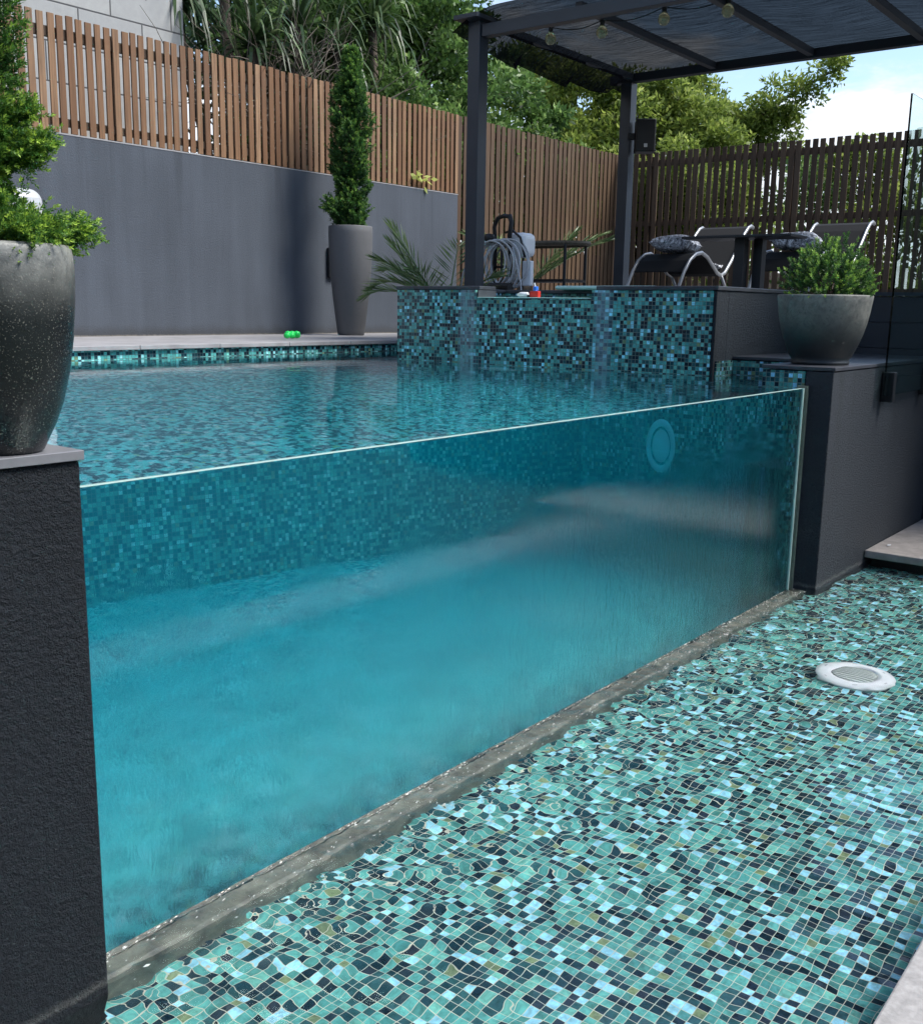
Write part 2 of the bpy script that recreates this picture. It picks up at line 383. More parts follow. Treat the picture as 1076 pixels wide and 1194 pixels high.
# ------------------------------------------------------------------ ground, terrain, paving
tag(MB().box(-600,600,-600,600,-1.2,-.9).build('ground',M['ground']),kind='structure')
tag(MB().box(-14,40,9.62,60,-.9,2.6).build('garden_bank',M['soil']),kind='structure')
tag(MB().box(-8,8.55,-9,.09,-.9,.02).build('lawn',M['lawn']),kind='structure')
p=MB().box(-8,8.55,.10,.545,-.9,.035)
tag(p.build('paving',M['paving'],bevel=.006),kind='structure')
tag(MB().box(-3,7.3,.5,2.22,-.6,-.125).build('basin_floor',M['mos_basin']),kind='structure')
tag(MB().box(-2.99,7.29,.542,2.19,-.14,0).build('basin_water',M['basin_water']),kind='structure')
tag(MB().box(1.2,6.35,2.105,2.194,-.5,-.03).build('basin_ledge',M['concrete'],bevel=.02),kind='structure')
tag(MB().box(-3,9.59,7.605,9.38,.9,1.318).box(8.61,9.59,6.96,7.604,.9,1.318).box(9.59,11.19,8.01,9.38,.9,1.318).build('pool_terrace',M['coping']),kind='structure')
tag(MB().box(8.6,16.4,-3,6.95,-.9,1.80).box(9.6,16.4,6.95,8.0,-.9,1.80).box(11.2,16.4,8.0,9.38,-.9,1.80).build('deck',M['deck']),kind='structure')
# stepping slab beside the basin; black block below stands in for the recess shadow
s=thing('stone_step','grey stone slab step at the foot of the dark wall beside the basin','step',(7.05,1.9,0))
MB().box(-.02,1.50,-2.2,.135,.05,.10).build('tread',M['slab'],s,bevel=.006)
MB().box(.10,1.49,-1.355,.12,-.5,.048).build('recess_shade',M['blackmetal'],s)
lf=MB(); lf.lathe([(0,0),(.018,.003),(.02,.006),(0,.008)],(0,0,0),8,1.5,.6)
tag(lf.build('fallen_leaf',M['white'],loc=(7.28,1.95,.10)),'small pale leaf lying on the stone slab step','leaf')
lf=MB(); lf.lathe([(0,0),(.012,.002),(.015,.005),(0,.007)],(0,0,0),8,1.6,.6)
tag(lf.build('fallen_leaf',M['orange'],loc=(1.30,2.17,1.218)),'tiny orange leaf caught at the corner of the left pillar','leaf')

# ------------------------------------------------------------------ swimming pool
pool=thing('swimming_pool','raised mosaic swimming pool with a clear acrylic front wall','pool',(3.5,4.7,-.3))
pl=(3.5,4.7,-.3)
def P(mb,name,mat,parent=pool,**k):
    base=parent.location if parent.parent is None else Vector(pl)
    mb.v=[(x-base[0],y-base[1],z-base[2]) for x,y,z in mb.v]
    return mb.build(name,mat,parent,**k)
P(MB().box(-3,8.6,2.2,7.2,-.6,-.2),'floor',M['mos_pf'])
P(MB().box(-3,8.58,7.2,7.6,-.2,1.285),'back_wall',M['mos_pw'])
P(MB().box(-3,-1.5,2.3,7.2,-.2,1.30),'side_wall',M['mos_x'])
# coping stones with a slight overhang, each a length of pale stone
cop=MB(); x=-3.0
while x<8.5:
    cop.box(x+.002,min(x+.8,8.59)-.002,7.165,7.55,1.288,1.325); x+=.8
P(cop,'coping',M['coping'],bevel=.004)
# end wall beside the pillar: mosaic block, notch, block
P(MB().box(6.132,6.6,2.21,2.47,-.2,1.318),'end_wall',M['mos_x'])
P(MB().box(7.12,7.3,2.3,3.12,-.2,1.318),'end_wall',M['mos_x'])
P(MB().box(6.83,7.118,3.095,3.11,-.2,1.318),'return_wall',M['mos_y'])
# steps inside the pool at the far end
P(MB().box(6.132,7.1,2.47,3.1,-.2,.72),'bench',M['mos_f'])
pan=P(MB().box(1.1,6.082,2.197,2.232,-.06,1.2185),'acrylic_panel',M['panel'],bevel=.002)
P(MB().box(1.26,6.08,2.1975,2.2150,1.2188,1.2215),'top_edge',M['edge'],bevel=.001)
P(MB().box(6.062,6.080,2.188,2.196,-.05,1.222),'seal_strip',M['edge'])
P(MB().box(6.102,6.128,2.18,2.24,-.05,1.235),'seal_strip',M['silicone'])
P(MB().box(6.084,6.102,2.21,2.24,-.05,1.22),'joint',M['blackmetal'])
# underwater light on the spa wall
L=MB(); L.lathe([(.13,0),(.135,.02),(.12,.04),(.09,.06),(.05,.068),(0,.07)],(0,0,0),40)
lo=L.build('light',M['bwhite'],pool,smooth=True); lo.location=(6.79-pl[0],4.92-pl[1],.70-pl[2]); lo.rotation_euler=(0,R(-90),0)
L=MB(); L.lathe([(.205,-.01),(.205,.02),(.19,.05),(.15,.06),(.135,.03)],(0,0,0),40)
l2=L.build('light_ring',M['bwhite'],pool,smooth=True); l2.location=(6.79-pl[0],4.92-pl[1],.70-pl[2]); l2.rotation_euler=(0,R(-90),0)
tag(MB().box(-2,8.59,2.2335,7.25,-.25,1.2145).build('pool_water',M['pool_water']),kind='structure')

# foam and bubbles where the overflow lands
m=MB()
for k in range(520):
    x=rng.uniform(1.3,6.1); y=2.185-abs(rng.normal())*.016 if rng.random()<.5 else 2.10+rng.normal()*.03
    a=rng.random()*.9-.3; L_=rng.uniform(.002,.007)*(1+.8*rng.random()**3); W_=L_*rng.uniform(.18,.45); ca,sa=math.cos(a),math.sin(a)
    vs=[(x+(u*ca-w_*sa),y+(u*sa+w_*ca),.0012+zz) for u,w_,zz in ((-L_,0,0),(0,-W_,0),(L_,0,0),(0,W_,0),(0,0,.0022))]
    m.add(vs,[(0,1,4),(1,2,4),(2,3,4),(3,0,4),(3,2,1,0)])
tag(m.build('foam',M['foam']),'white flecks of foam along the foot of the clear pool wall','foam',kind='stuff')

# ------------------------------------------------------------------ left pillar
pil=thing('pillar','coarse charcoal rendered pillar with grey stone cap at the left','pillar',(0,2.04,0))
MB().box(-3,1.258,0.002,.19,-.6,1.31).build('shaft',M['render_coarse'],pil,bevel=.006)
MB().box(-3,1.264,-.008,.22,1.312,1.334).build('cap',M['stone_cap'],pil,bevel=.002)
# right wall
wl=thing('rendered_wall','dark charcoal rendered retaining wall carrying the bowl planter','wall',(6.13,2.04,0))
MB().box(0,2.30,0,.165,-.6,1.32).build('wall_face',M['render'],wl,bevel=.006)
cp=MB()
cp.box(-.0,2.46,-.006,.44,1.325,1.347); cp.box(.99,2.46,.444,1.1,1.325,1.347)
cp.build('cap',M['slate'],wl,bevel=.003)
MB().box(.5,2.46,.17,.42,1.0,1.32).build('core',M['render'],wl); 
MB().box(1.2,2.46,.42,1.05,0,1.32).build('core',M['render'],wl)
# dark cladding at the end of the terrace
cl=thing('cladding_wall','dark horizontal board cladding below the deck edge behind the bowl planter','wall',(8.56,2,0))
b=MB(); z=-.4
while z<1.78:
    b.box(0,.038,-5,1.05,z,min(z+.196,1.80)); z+=.2
b.build('boards',M['cladding'],cl,bevel=.002)
MB().box(-.012,.06,-5,1.06,1.802,1.83).build('edge_cap',M['postmetal'],cl)

# ------------------------------------------------------------------ spa
spa=thing('spa','raised square spa clad in teal mosaic with a sunken spillway','spa',(6.8,4.6,1.2))
base=Vector((6.8,4.6,1.2))
def S(mb,name,mat,**k):
    mb.v=[(x-base[0],y-base[1],z-base[2]) for x,y,z in mb.v]; return mb.build(name,mat,spa,**k)
# front face with a gently proud centre (profile in plan), notch over the centre
ys=[]; 
def bulge(y):
    c,h,w=4.60,.56,.20
    t=(h+w-abs(y-c))/w; t=max(0,min(1,t)); return -.05*(t*t*(3-2*t))
f=MB(); y=3.13; yl=[]
while y<6.02: yl.append(y); y+=.02
yl.append(6.03)
def ztop(y): return 1.735 if 4.06<y<5.14 else 1.80
for i in range(len(yl)-1):
    a,b_=yl[i],yl[i+1]; zt=ztop((a+b_)/2)
    xa,xb=6.8+bulge(a),6.8+bulge(b_)
    f.add([(xa,a,-.2),(xb,b_,-.2),(xb,b_,zt),(xa,a,zt),(7.0,a,-.2),(7.0,b_,-.2),(7.0,b_,zt),(7.0,a,zt)],[(0,3,2,1),(3,7,6,2),(5,6,7,4)]+([(0,4,7,3)] if i==0 or ztop((yl[i-1]+a)/2)!=zt else [])+([(1,2,6,5)] if i==len(yl)-2 or ztop((b_+yl[i+2])/2)!=zt else []))
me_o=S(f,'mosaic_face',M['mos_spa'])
S(MB().box(7.0,8.2,5.9,6.03,-.2,1.80),'side_face',M['mos_y'])
S(MB().box(8.2,8.45,3.28,6.03,-.2,1.80),'rear_face',M['mos_x'])
S(MB().box(7.0,8.56,3.104,3.28,-.2,1.80).box(6.803,6.999,3.104,3.128,-.2,1.80),'rendered_side',M['render'],bevel=.003)
S(MB().box(7.0,8.2,3.28,5.9,1.2,1.25),'floor',M['mos_f'])
cap=MB()
for (a,b_) in ((3.094,4.06),(5.14,6.036)):
    cap.box(6.79,7.01,a,b_,1.803,1.832)
cap.box(7.0,8.56,3.096,3.29,1.803,1.832); cap.box(8.19,8.6,3.29,6.036,1.803,1.832); cap.box(7.01,8.19,5.89,6.036,1.803,1.832)
S(cap,'rim',M['slate'],bevel=.004)
S(MB().box(6.735,6.99,4.075,5.125,1.738,1.744),'spill_lip',M['pale'],bevel=.003)
S(MB().box(6.76,7.0,4.061,4.071,1.74,1.80),'notch_cheek',M['slate'])
S(MB().box(6.76,7.0,5.129,5.139,1.74,1.80),'notch_cheek',M['slate'])

# ------------------------------------------------------------------ back wall and fences
bw=thing('slate_wall','tall smooth slate grey rendered wall behind the pool terrace','wall',(0,9.383,0))
MB().box(-6,11.84,0,.2,1.0,3.214).build('wall_face',M['render_wall'],bw)
MB().box(-6,11.845,-.004,.206,3.2145,3.226).build('wall_top',M['coping'],bw)
def slat_fence(root,axis,a0,a1,z0,z1,pitch,w,th,mat,rails,railmat,posts,front):
    """slats run along axis; front = +/-1 side the slats sit on"""
    s=MB(); a=a0; i=0
    while a<a1:
        s.tone=rng.random(); ww=w*(1+rng.normal()*.04); zt=z1+rng.normal()*.004; j=rng.normal()*.004; lean=rng.normal()*.004
        x0,x1=a+j,a+j+ww
        vs=[]
        for z,ln in ((z0,0),(zt,lean)):
            for d in (0,th):
                for q in (x0+ln,x1+ln):
                    dd=d if front>0 else -d
                    vs.append((q,dd,z) if axis=='x' else (dd,q,z))
        s.add(vs,[(0,2,3,1),(4,5,7,6),(0,1,5,4),(2,6,7,3),(0,4,6,2),(1,3,7,5)])
        # screws
        a+=pitch; i+=1
    s.build('slat_panel',mat,root,tone=True,bevel=.0015)
    for z,h in rails:
        r=MB(); r.tone=rng.random(); o=-.045 if front>0 else .002
        if axis=='x': r.box(a0,a1,.002 if front<0 else -.047,.047 if front<0 else -.002,z,z+h)
        else: r.box(.002,.047,a0,a1,z,z+h)
        r.build('rail',railmat,root,tone=True)
    for q in posts:
        r=MB(); r.tone=rng.random()
        if axis=='x': r.box(q,q+.09,.048,.138,z0-.3,z1-.06)
        else: r.box(.048,.138,q,q+.09,z0-.3,z1-.06)
        r.build('post',railmat,root,tone=True)
f1=thing('slat_fence','sunlit brown vertical slat fence standing on the slate wall','fence',(0,9.42,0))
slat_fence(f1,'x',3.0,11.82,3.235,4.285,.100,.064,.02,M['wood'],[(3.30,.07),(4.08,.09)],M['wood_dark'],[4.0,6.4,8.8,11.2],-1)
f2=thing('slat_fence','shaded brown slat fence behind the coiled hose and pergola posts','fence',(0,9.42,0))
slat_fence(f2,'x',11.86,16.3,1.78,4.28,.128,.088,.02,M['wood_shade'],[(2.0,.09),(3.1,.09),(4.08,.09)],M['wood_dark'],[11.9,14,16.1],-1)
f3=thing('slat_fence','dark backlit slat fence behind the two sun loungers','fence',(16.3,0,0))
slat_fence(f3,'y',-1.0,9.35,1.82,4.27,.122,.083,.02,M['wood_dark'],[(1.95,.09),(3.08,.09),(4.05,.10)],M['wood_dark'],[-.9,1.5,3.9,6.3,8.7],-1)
bk=thing('block_wall','grey concrete block wall of the neighbouring building above the slat fence','wall',(0,10.6,0))
MB().box(-4,8.17,0,3.0,2.3,8.5).build('wall_face',M['blocks'],bk)

# ------------------------------------------------------------------ white cabinet
cb=MB(); cb.box(-.95,0,0,.55,0,1.24)
tag(cb.build('cabinet',M['cab'],loc=(4.86,8.15,1.32),bevel=.11),'white round cornered cabinet standing behind the left potted conifer','cabinet')
bpy.data.objects['cabinet'].modifiers['bevel'].segments=5

# ------------------------------------------------------------------ pots
def pot(name,label,loc,prof,mat,inner):
    t=thing(name,label,'planter',loc)
    m=MB(); m.lathe(prof,(0,0,0),72); m.build('bowl',mat,t,smooth=True)
    m=MB(); m.lathe([(0,inner[1]-.012),(inner[0],inner[1])],(0,0,0),32); m.build('soil',M['soil'],t,smooth=True)
    return t
H=.432
prof=[(.070,0),(.076,.004),(.082,.016),(.104,.06),(.121,.105),(.137,.17),(.148,.24),(.155,.32),(.157,.38),(.155,.415),(.1525,.425),(.148,.4315),(.143,.4315),(.140,.42),(.137,.38)]
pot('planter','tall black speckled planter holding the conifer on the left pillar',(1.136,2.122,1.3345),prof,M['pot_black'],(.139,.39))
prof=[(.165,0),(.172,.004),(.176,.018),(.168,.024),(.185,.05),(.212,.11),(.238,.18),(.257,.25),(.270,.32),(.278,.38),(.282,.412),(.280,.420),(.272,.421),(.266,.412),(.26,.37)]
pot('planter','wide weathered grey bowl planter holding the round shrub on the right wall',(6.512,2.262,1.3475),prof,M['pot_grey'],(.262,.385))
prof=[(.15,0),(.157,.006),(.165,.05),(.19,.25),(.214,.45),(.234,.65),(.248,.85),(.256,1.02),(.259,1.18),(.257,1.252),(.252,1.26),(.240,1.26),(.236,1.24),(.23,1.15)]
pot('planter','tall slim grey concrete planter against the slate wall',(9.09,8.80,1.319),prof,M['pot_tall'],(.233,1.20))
b=MB().box(-.09,.09,-.05,0,0,.36); b.box(-.06,.02,-.075,-.05,.13,.24)
tag(b.build('power_box',M['blackmetal'],loc=(9.36,9.382,2.0),bevel=.01),'small black box fixed to the slate wall beside the tall planter','box')

# ------------------------------------------------------------------ conifers made of needle sprigs
def sprigs(P,D,L,n,nl,nw,tipb=.9,base=.15,spread=1.0,droop=0):
    """P,D: (k,3); needles around each stem"""
    k=len(P); D=unit(D); t=np.linspace(.08,1.0,n)[None,:]*np.ones((k,1)); t=t+rng.normal(size=t.shape)*.02
    Lk=np.broadcast_to(L,(k,))[:,None]
    side=unit(np.cross(D,unit(rng.normal(size=(k,3))))); up=np.cross(D,side)
    an=(np.arange(n)[None,:]*2.4+rng.random((k,1))*6.28)
    rad=side[:,None,:]*np.cos(an)[...,None]+up[:,None,:]*np.sin(an)[...,None]
    pos=P[:,None,:]+D[:,None,:]*(t*Lk)[...,None]
    pos[...,2]-=droop*(t**2)*Lk
    w=(spread*(1.15-.6*t))[...,None]
    d=unit(D[:,None,:]*(.5+.4*t[...,None])+rad*w)
    Q=leaf_quads(pos.reshape(-1,3),d.reshape(-1,3),nl*(.75+.5*rng.random(k*n)),nw)
    kt=rng.random((k,1))
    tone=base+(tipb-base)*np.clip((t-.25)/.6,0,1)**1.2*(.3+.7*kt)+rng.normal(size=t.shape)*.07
    return Q,np.clip(tone,0,1).reshape(-1)
def merge(L_): return np.concatenate([q for q,_ in L_]),np.concatenate([t for _,t in L_])
def conifer(name,label,loc,mat,parts,stem):
    t=thing(name,label,'plant',loc)
    Q,tn=merge(parts); quads('foliage',Q,tn,mat,t)
    m=MB()
    for pts,r in stem: m.tube(pts,r,6)
    m.build('stem',M['bark'],t,smooth=True)
    return t
def column(n,h0,h1,rad,lean=0,up=.9,L=.1,lump=.18):
    z=h0+(h1-h0)*rng.random(n); a=rng.random(n)*6.2832
    rr=rad(z)*(1+lump*np.sin(a*3+z*9)+lump*.8*np.sin(a*5-z*17+1))
    u=np.sqrt(rng.random(n))*.45+.55; r=rr*u
    P_=np.stack([r*np.cos(a)+lean*(z-h0),r*np.sin(a),z],1)
    D=np.stack([np.cos(a),np.sin(a),np.full(n,up)],1)+rng.normal(size=(n,3))*.35
    return P_-unit(D)*L*.5,D
# left conifer, close to the camera: narrow column, skirt of long low boughs
parts=[]
radL=lambda z: np.interp(z,[0,.07,.11,.14,.17,.21,.28,.36,.45,.6,.8,.95],[.10,.10,.06,.022,.022,.050,.060,.056,.060,.056,.046,.012])
Pn,D=column(2300,.02,.95,radL,0,.8,.05,.25); parts.append(sprigs(Pn,D,.05,24,.0105,.0042,.85,.08,1.0))
def bough(o,dirv,length,k,wid):
    length*=.86; k=int(k*1.5); wid*=1.2
    t=rng.random(k)**.8; d=np.array(dirv,float); d/=np.linalg.norm(d)
    P_=np.array(o)[None,:]+d[None,:]*(t*length)[:,None]+rng.normal(size=(k,3))*wid*(1-.55*t)[:,None]
    P_[:,2]+=.05*length*np.sin(t*2.6)
    D=d[None,:]+rng.normal(size=(k,3))*.5+np.array([0,0,.25])
    return P_,D
# camera-right direction at this spot is about (+.77,-.60)
for o,dv,ln,k,w in [((.02,0,.04),(.85,-.5,.12),.185,260,.022),((.0,0,.02),(.9,-.1,.05),.15,160,.022),
                    ((.0,0,.21),(.78,-.6,.25),.135,130,.014),((0,0,.24),(.75,-.6,.7),.115,110,.013),((0,0,.20),(.8,-.6,.1),.10,110,.016),((-.02,-.02,.03),(.2,-1,.1),.12,220,.03),((0,0,.05),(.55,-.8,.1),.135,220,.026),
                    ((0,0,.06),(.3,.9,.2),.14,150,.03),((0,0,.06),(-.9,.3,.2),.16,150,.03),((0,0,.1),(-.6,-.7,.3),.15,150,.03)]:
    Pn,D=bough(o,dv,ln,k,w); parts.append(sprigs(Pn,D,.034,22,.0085,.0036,1.0,.25,1.0))
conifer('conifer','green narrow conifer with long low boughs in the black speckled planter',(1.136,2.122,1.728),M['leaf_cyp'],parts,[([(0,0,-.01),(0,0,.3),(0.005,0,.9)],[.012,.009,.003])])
# tall column in the slim planter
parts=[]
radT=lambda z: np.interp(z,[0,.2,.4,.7,1.0,1.3,1.5,1.75,1.92,2.03],[.14,.17,.14,.17,.185,.18,.14,.085,.04,.01])*1.0
Pn,D=column(2200,.0,2.0,radT,.01,1.0,.11,.30); parts.append(sprigs(Pn,D,.12,24,.030,.0150,.80,.05,1.1))
Pn,D=bough((-.1,-.05,.18),(-.75,.5,.35),.26,60,.05); parts.append(sprigs(Pn,D,.10,22,.030,.0150,.8,.1,1.1))
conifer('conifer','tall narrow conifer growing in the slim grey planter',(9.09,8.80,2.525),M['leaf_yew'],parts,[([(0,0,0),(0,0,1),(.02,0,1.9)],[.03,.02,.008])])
# round shrub in bowl
parts=[]
n=440; a=rng.random(n)*6.2832; ph=np.arccos(rng.uniform(-.12,1,n)); u=rng.uniform(.35,1,n)**.5
rr=.255*(1+.13*np.sin(a*4+ph*5)+.10*np.sin(a*7-ph*6))
Pn=np.stack([rr*u*np.sin(ph)*np.cos(a),rr*u*np.sin(ph)*np.sin(a),.03+.32*u*np.cos(ph)*(1+.08*np.sin(a*3))],1)
D=Pn/np.maximum(np.linalg.norm(Pn,axis=1,keepdims=True),1e-6)+np.array([0,0,.35])+rng.normal(size=(n,3))*.25
parts.append(sprigs(Pn-unit(D)*.045,D,.085,30,.017,.0085,1.1,.10,1.15))
st=[([(0,0,-.01),tuple(Pn[i]*.8)],[.008,.003]) for i in range(0,60,3)]
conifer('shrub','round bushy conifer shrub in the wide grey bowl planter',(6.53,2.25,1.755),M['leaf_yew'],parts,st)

# ------------------------------------------------------------------ palm beside the spa
def frond(o,az,L,rise,droop,nl,ll,mat,parent,w=.012,fan=.5,hang=.25):
    ts=np.linspace(0,1,14); d=np.array([math.cos(az),math.sin(az)])
    pts=[(o[0]+d[0]*L*t*(1-.15*t),o[1]+d[1]*L*t*(1-.15*t),o[2]+L*(rise*t-droop*t*t)) for t in ts]
    st=MB(); st.tube(pts,[.010*(1-.8*t)+.002 for t in ts],5); st.build('frond_stem',mat,parent,tone=True)
    PP=np.array(pts); k=nl*2; t=np.repeat(np.linspace(.15,1,nl),2); side=np.tile([1,-1],nl)
    idx=t*13; i0=np.minimum(idx.astype(int),12); fr=(idx-i0)[:,None]
    P_=PP[i0]*(1-fr)+PP[i0+1]*fr; T_=unit(PP[i0+1]-PP[i0]); sd=unit(np.cross(T_,np.array([0,0,1.0])))*side[:,None]
    D=T_*(.55+.5*t[:,None])+sd*fan*2*(1.1-.6*t[:,None])+np.array([0,0,.15])-np.array([0,0,hang])*rng.random((k,1))+rng.normal(size=(k,3))*.07
    Q=leaf_quads(P_,D,ll*(np.sin(np.pi*np.clip(t*.85+.12,0,1))*.75+.35),w)
    return Q,np.clip(.45+rng.normal(size=k)*.2,0,1)
pt=thing('palm','young palm with arching feathery fronds between the slim planter and the spa','palm',(8.85,7.15,1.35))
parts=[]
for az,L_,ri,dr in [(2.15,.95,1.35,.95),(2.35,1.0,1.05,.75),(1.75,.9,1.4,.75),(.5,.9,1.5,.5),(2.6,.9,1.35,.6),(3.3,.8,1.3,.6),(1.9,.75,1.9,.5),(2.5,.7,1.7,.5),(-1.6,.8,1.25,.6)]:
    parts.append(frond((0,0,.12),az,L_,ri,dr,30,.36,M['leaf_palm'],pt,.016,.5))
Q,tn=merge(parts); quads('leaves',Q,tn,M['leaf_palm'],pt)
Q,tn=frond((0,0,.35),-.6,.35,.6,1.6,14,.30,M['leaf_dry'],pt,.02,.3,.9); quads('dry_frond',Q,tn,M['leaf_dry'],pt)
m=MB(); m.lathe([(.10,-.06),(.13,.05),(.11,.2),(.05,.32),(0,.34)],(0,0,0),14); m.build('trunk',M['bark'],pt,smooth=True)
pt2=thing('palm','palm fronds rising behind the coiled hose against the brown fence','palm',(10.9,7.55,1.80))
parts=[]
for az,L_,ri,dr in [(-.75,1.15,.95,.35),(-1.0,1.25,.85,.35),(2.6,.9,1.2,.5),(1.2,.8,1.3,.5),(-.5,.8,1.1,.2)]:
    parts.append(frond((0,0,.1),az,L_,ri,dr,26,.36,M['leaf_palm'],pt2,.018,.55))
Q,tn=merge(parts); quads('leaves',Q,tn,M['leaf_palm'],pt2)
m=MB(); m.lathe([(.09,-.02),(.11,.05),(.05,.2),(0,.22)],(0,0,0),14); m.build('trunk',M['bark'],pt2,smooth=True)
# vine tip poking through the fence
Pn=np.array([[0,0,0]]*16,float)+rng.normal(size=(16,3))*np.array([.10,.02,.05]); Q=leaf_quads(Pn,rng.normal(size=(16,3))*np.array([1,.6,.5])+np.array([0,-.5,0]),.11,.06)
v=quads('vine',Q,np.full(16,.95),M['leaf_yel']); v.location=(11.05,9.36,3.36)
tag(v,'sprig of pale vine leaves poking through the slat fence','vine')

# ------------------------------------------------------------------ pool cleaner on caddy with hose
cd=thing('pool_cleaner','white pool cleaner hung on a black caddy with coiled grey hose','pool cleaner',(9.3,6.74,1.80),R(0))
m=MB(); m.tube([(0,.10,.0),(0,.10,.55),(0,.12,.72),(-.02,.06,.81),(-.02,-.02,.83),(-.03,-.10,.82)],.022,8); m.tube([(-.03,-.10,.83),(-.05,-.14,.76),(-.02,-.10,.62),(0,-.10,.5),(0,-.10,0)],.026,8)
m.tube([(0,.1,.3),(0,-.1,.3)],.015,6); m.build('handle',M['rubber'],cd,smooth=True)
m=MB(); m.box(-.18,.22,-.2,.2,.02,.06); m.tube([(-.15,-.22,.07),(-.15,.22,.07)],.06,14); m.build('base',M['rubber'],cd)
b=MB(); b.box(.02,.28,-.26,.0,.40,.66); wb=b.build('body',M['bwhite'],cd,bevel=.07); wb.modifiers['bevel'].segments=4
m=MB(); m.tube([(.0,-.29,.40),(-.02,-.24,.60),(0,-.12,.68),(.02,-.02,.66)],.014,6); m.build('strap',M['rubber'],cd,smooth=True)
m=MB(); m.box(.0,.06,-.37,-.26,.10,.36); m.build('filter_box',M['bwhite'],cd,bevel=.01)
m=MB(); m.lathe([(0,-.05),(.05,-.04),(.062,0),(.05,.04),(0,.05)],(-.07,.13,.60),14); m.build('hub',M['rubber'],cd,smooth=True)
for k in range(15):
    m=MB(); rx=.22+.04*rng.random(); rz=.245+.035*rng.random(); cy=.0+.13*math.sin(k*1.7)*.9; tw=.4*math.sin(k*2.3); cz=.58-rz
    pts=[(-.10+.01*k*.7+.05*math.sin(a_+k),cy+rx*math.sin(a_)*math.cos(tw),cz+rz*math.cos(a_)+.01*math.sin(3*a_+k)) for a_ in np.linspace(0,2*math.pi,33)]
    m.tube(pts,.0095,6,cap=False); m.build('hose_loop',M['cable'],cd,smooth=True)
for pts in ([(-.1,.12,.56),(-.12,.30,.46),(-.14,.42,.25),(-.14,.47,.0)],[(-.1,-.2,.5),(-.15,-.30,.3),(-.16,-.36,.12),(-.2,-.4,.0)]):
    m=MB(); m.tube(pts,.009,6); m.build('hose_tail',M['cable'],cd,smooth=True)

# slatted oval table
tb=thing('garden_table','weathered wooden oval shelf table beyond the coiled hose','table',(10.4,6.95,1.80))
m=MB()
for i in range(-6,7):
    m.tone=rng.random(); h=.55*math.sqrt(max(0,1-(i/6.6)**2))**.6
    m.box(i*.042-.018,i*.042+.018,-h,h,.60,.62)
m.build('tabletop',M['oldwood'],tb,tone=True)
pts=[(.29*math.cos(a_),.58*math.copysign(abs(math.sin(a_))**.7,math.sin(a_)),.60) for a_ in np.linspace(0,2*math.pi,49)]
m=MB(); m.tube(pts,.028,6,cap=False); m.tone=.4; m.build('rim',M['oldwood'],tb,tone=True)
m=MB(); m.box(-.22,.22,-.46,.46,.17,.2); m.build('shelf',M['blackmetal'],tb)
for sx in (-1,1):
    for sy in (-1,1):
        m=MB(); m.tube([(sx*.22,sy*.44,0),(sx*.22,sy*.44,.6)],.018,8); m.build('leg',M['blackmetal'],tb)

# ------------------------------------------------------------------ loungers
def lounger():
    t=thing('sun_lounger','x','sun lounger')
    prof=[(0,.02),(.06,.13),(.16,.28),(.28,.40),(.42,.47),(.56,.49),(.70,.45),(.84,.37),(.98,.29),(1.08,.265),(1.18,.30),(1.32,.42),(1.50,.60),(1.66,.76),(1.76,.835),(1.84,.86),(1.90,.845)]
    # smooth the profile
    from bisect import bisect
    for sy in (0,.62):
        m=MB(); m.tube([(x,sy,z+.0) for x,z in prof],.016,8,sx=1.4); m.build('side_rail',M['silver'],t,smooth=True)
        m=MB(); m.tube([(1.08,sy,.27),(1.34,sy,.02)],.016,8); m.build('leg',M['silver'],t,smooth=True)
    m=MB(); m.tube([(.0,0,.03),(.0,.62,.03)],.016,8); m.build('foot_bar',M['silver'],t,smooth=True)
    m=MB(); m.tube([(1.34,0,.02),(1.34,.62,.02)],.016,8); m.build('foot_bar',M['silver'],t,smooth=True)
    m=MB(); pr=[p_ for p_ in prof if .1<p_[0]<1.86]
    for i in range(len(pr)-1):
        (xa,za),(xb,zb)=pr[i],pr[i+1]
        m.add([(xa,.02,za),(xa,.60,za),(xb,.60,zb),(xb,.02,zb),(xa,.02,za-.008),(xa,.60,za-.008),(xb,.60,zb-.008),(xb,.02,zb-.008)],[(0,1,2,3),(7,6,5,4),(0,3,7,4),(1,5,6,2)])
    m.build('sling',M['sling'],t)
    return t
lg=lounger(); lg.location=(10.2,5.12,1.80); lg['label']='black sling sun lounger with curved silver frame, left of the table'; lg['group']='sun loungers on the deck'
dup(lg,(10.25,3.74,1.80),0,'black sling sun lounger with curved silver frame, behind the round shrub','sun loungers on the deck')
def mat_pattern():
    m,nt,out=newmat('black_white_fabric'); T=NT(nt)
    n=T.noise(T.pos(),9,3,.6,2.5); c=T.ramp(n,[(0,(.02,.02,.025)),(.40,(.03,.03,.04)),(.45,(.5,.51,.54)),(.52,(.10,.10,.12)),(.57,(.75,.76,.8))])
    p=T.princ(Base_Color=c,Roughness=.8); T.l(T.bump(n,.5,.01),p.inputs['Normal']); T.l(p.outputs[0],out.inputs[0]); return m
M['fabric']=mat_pattern()
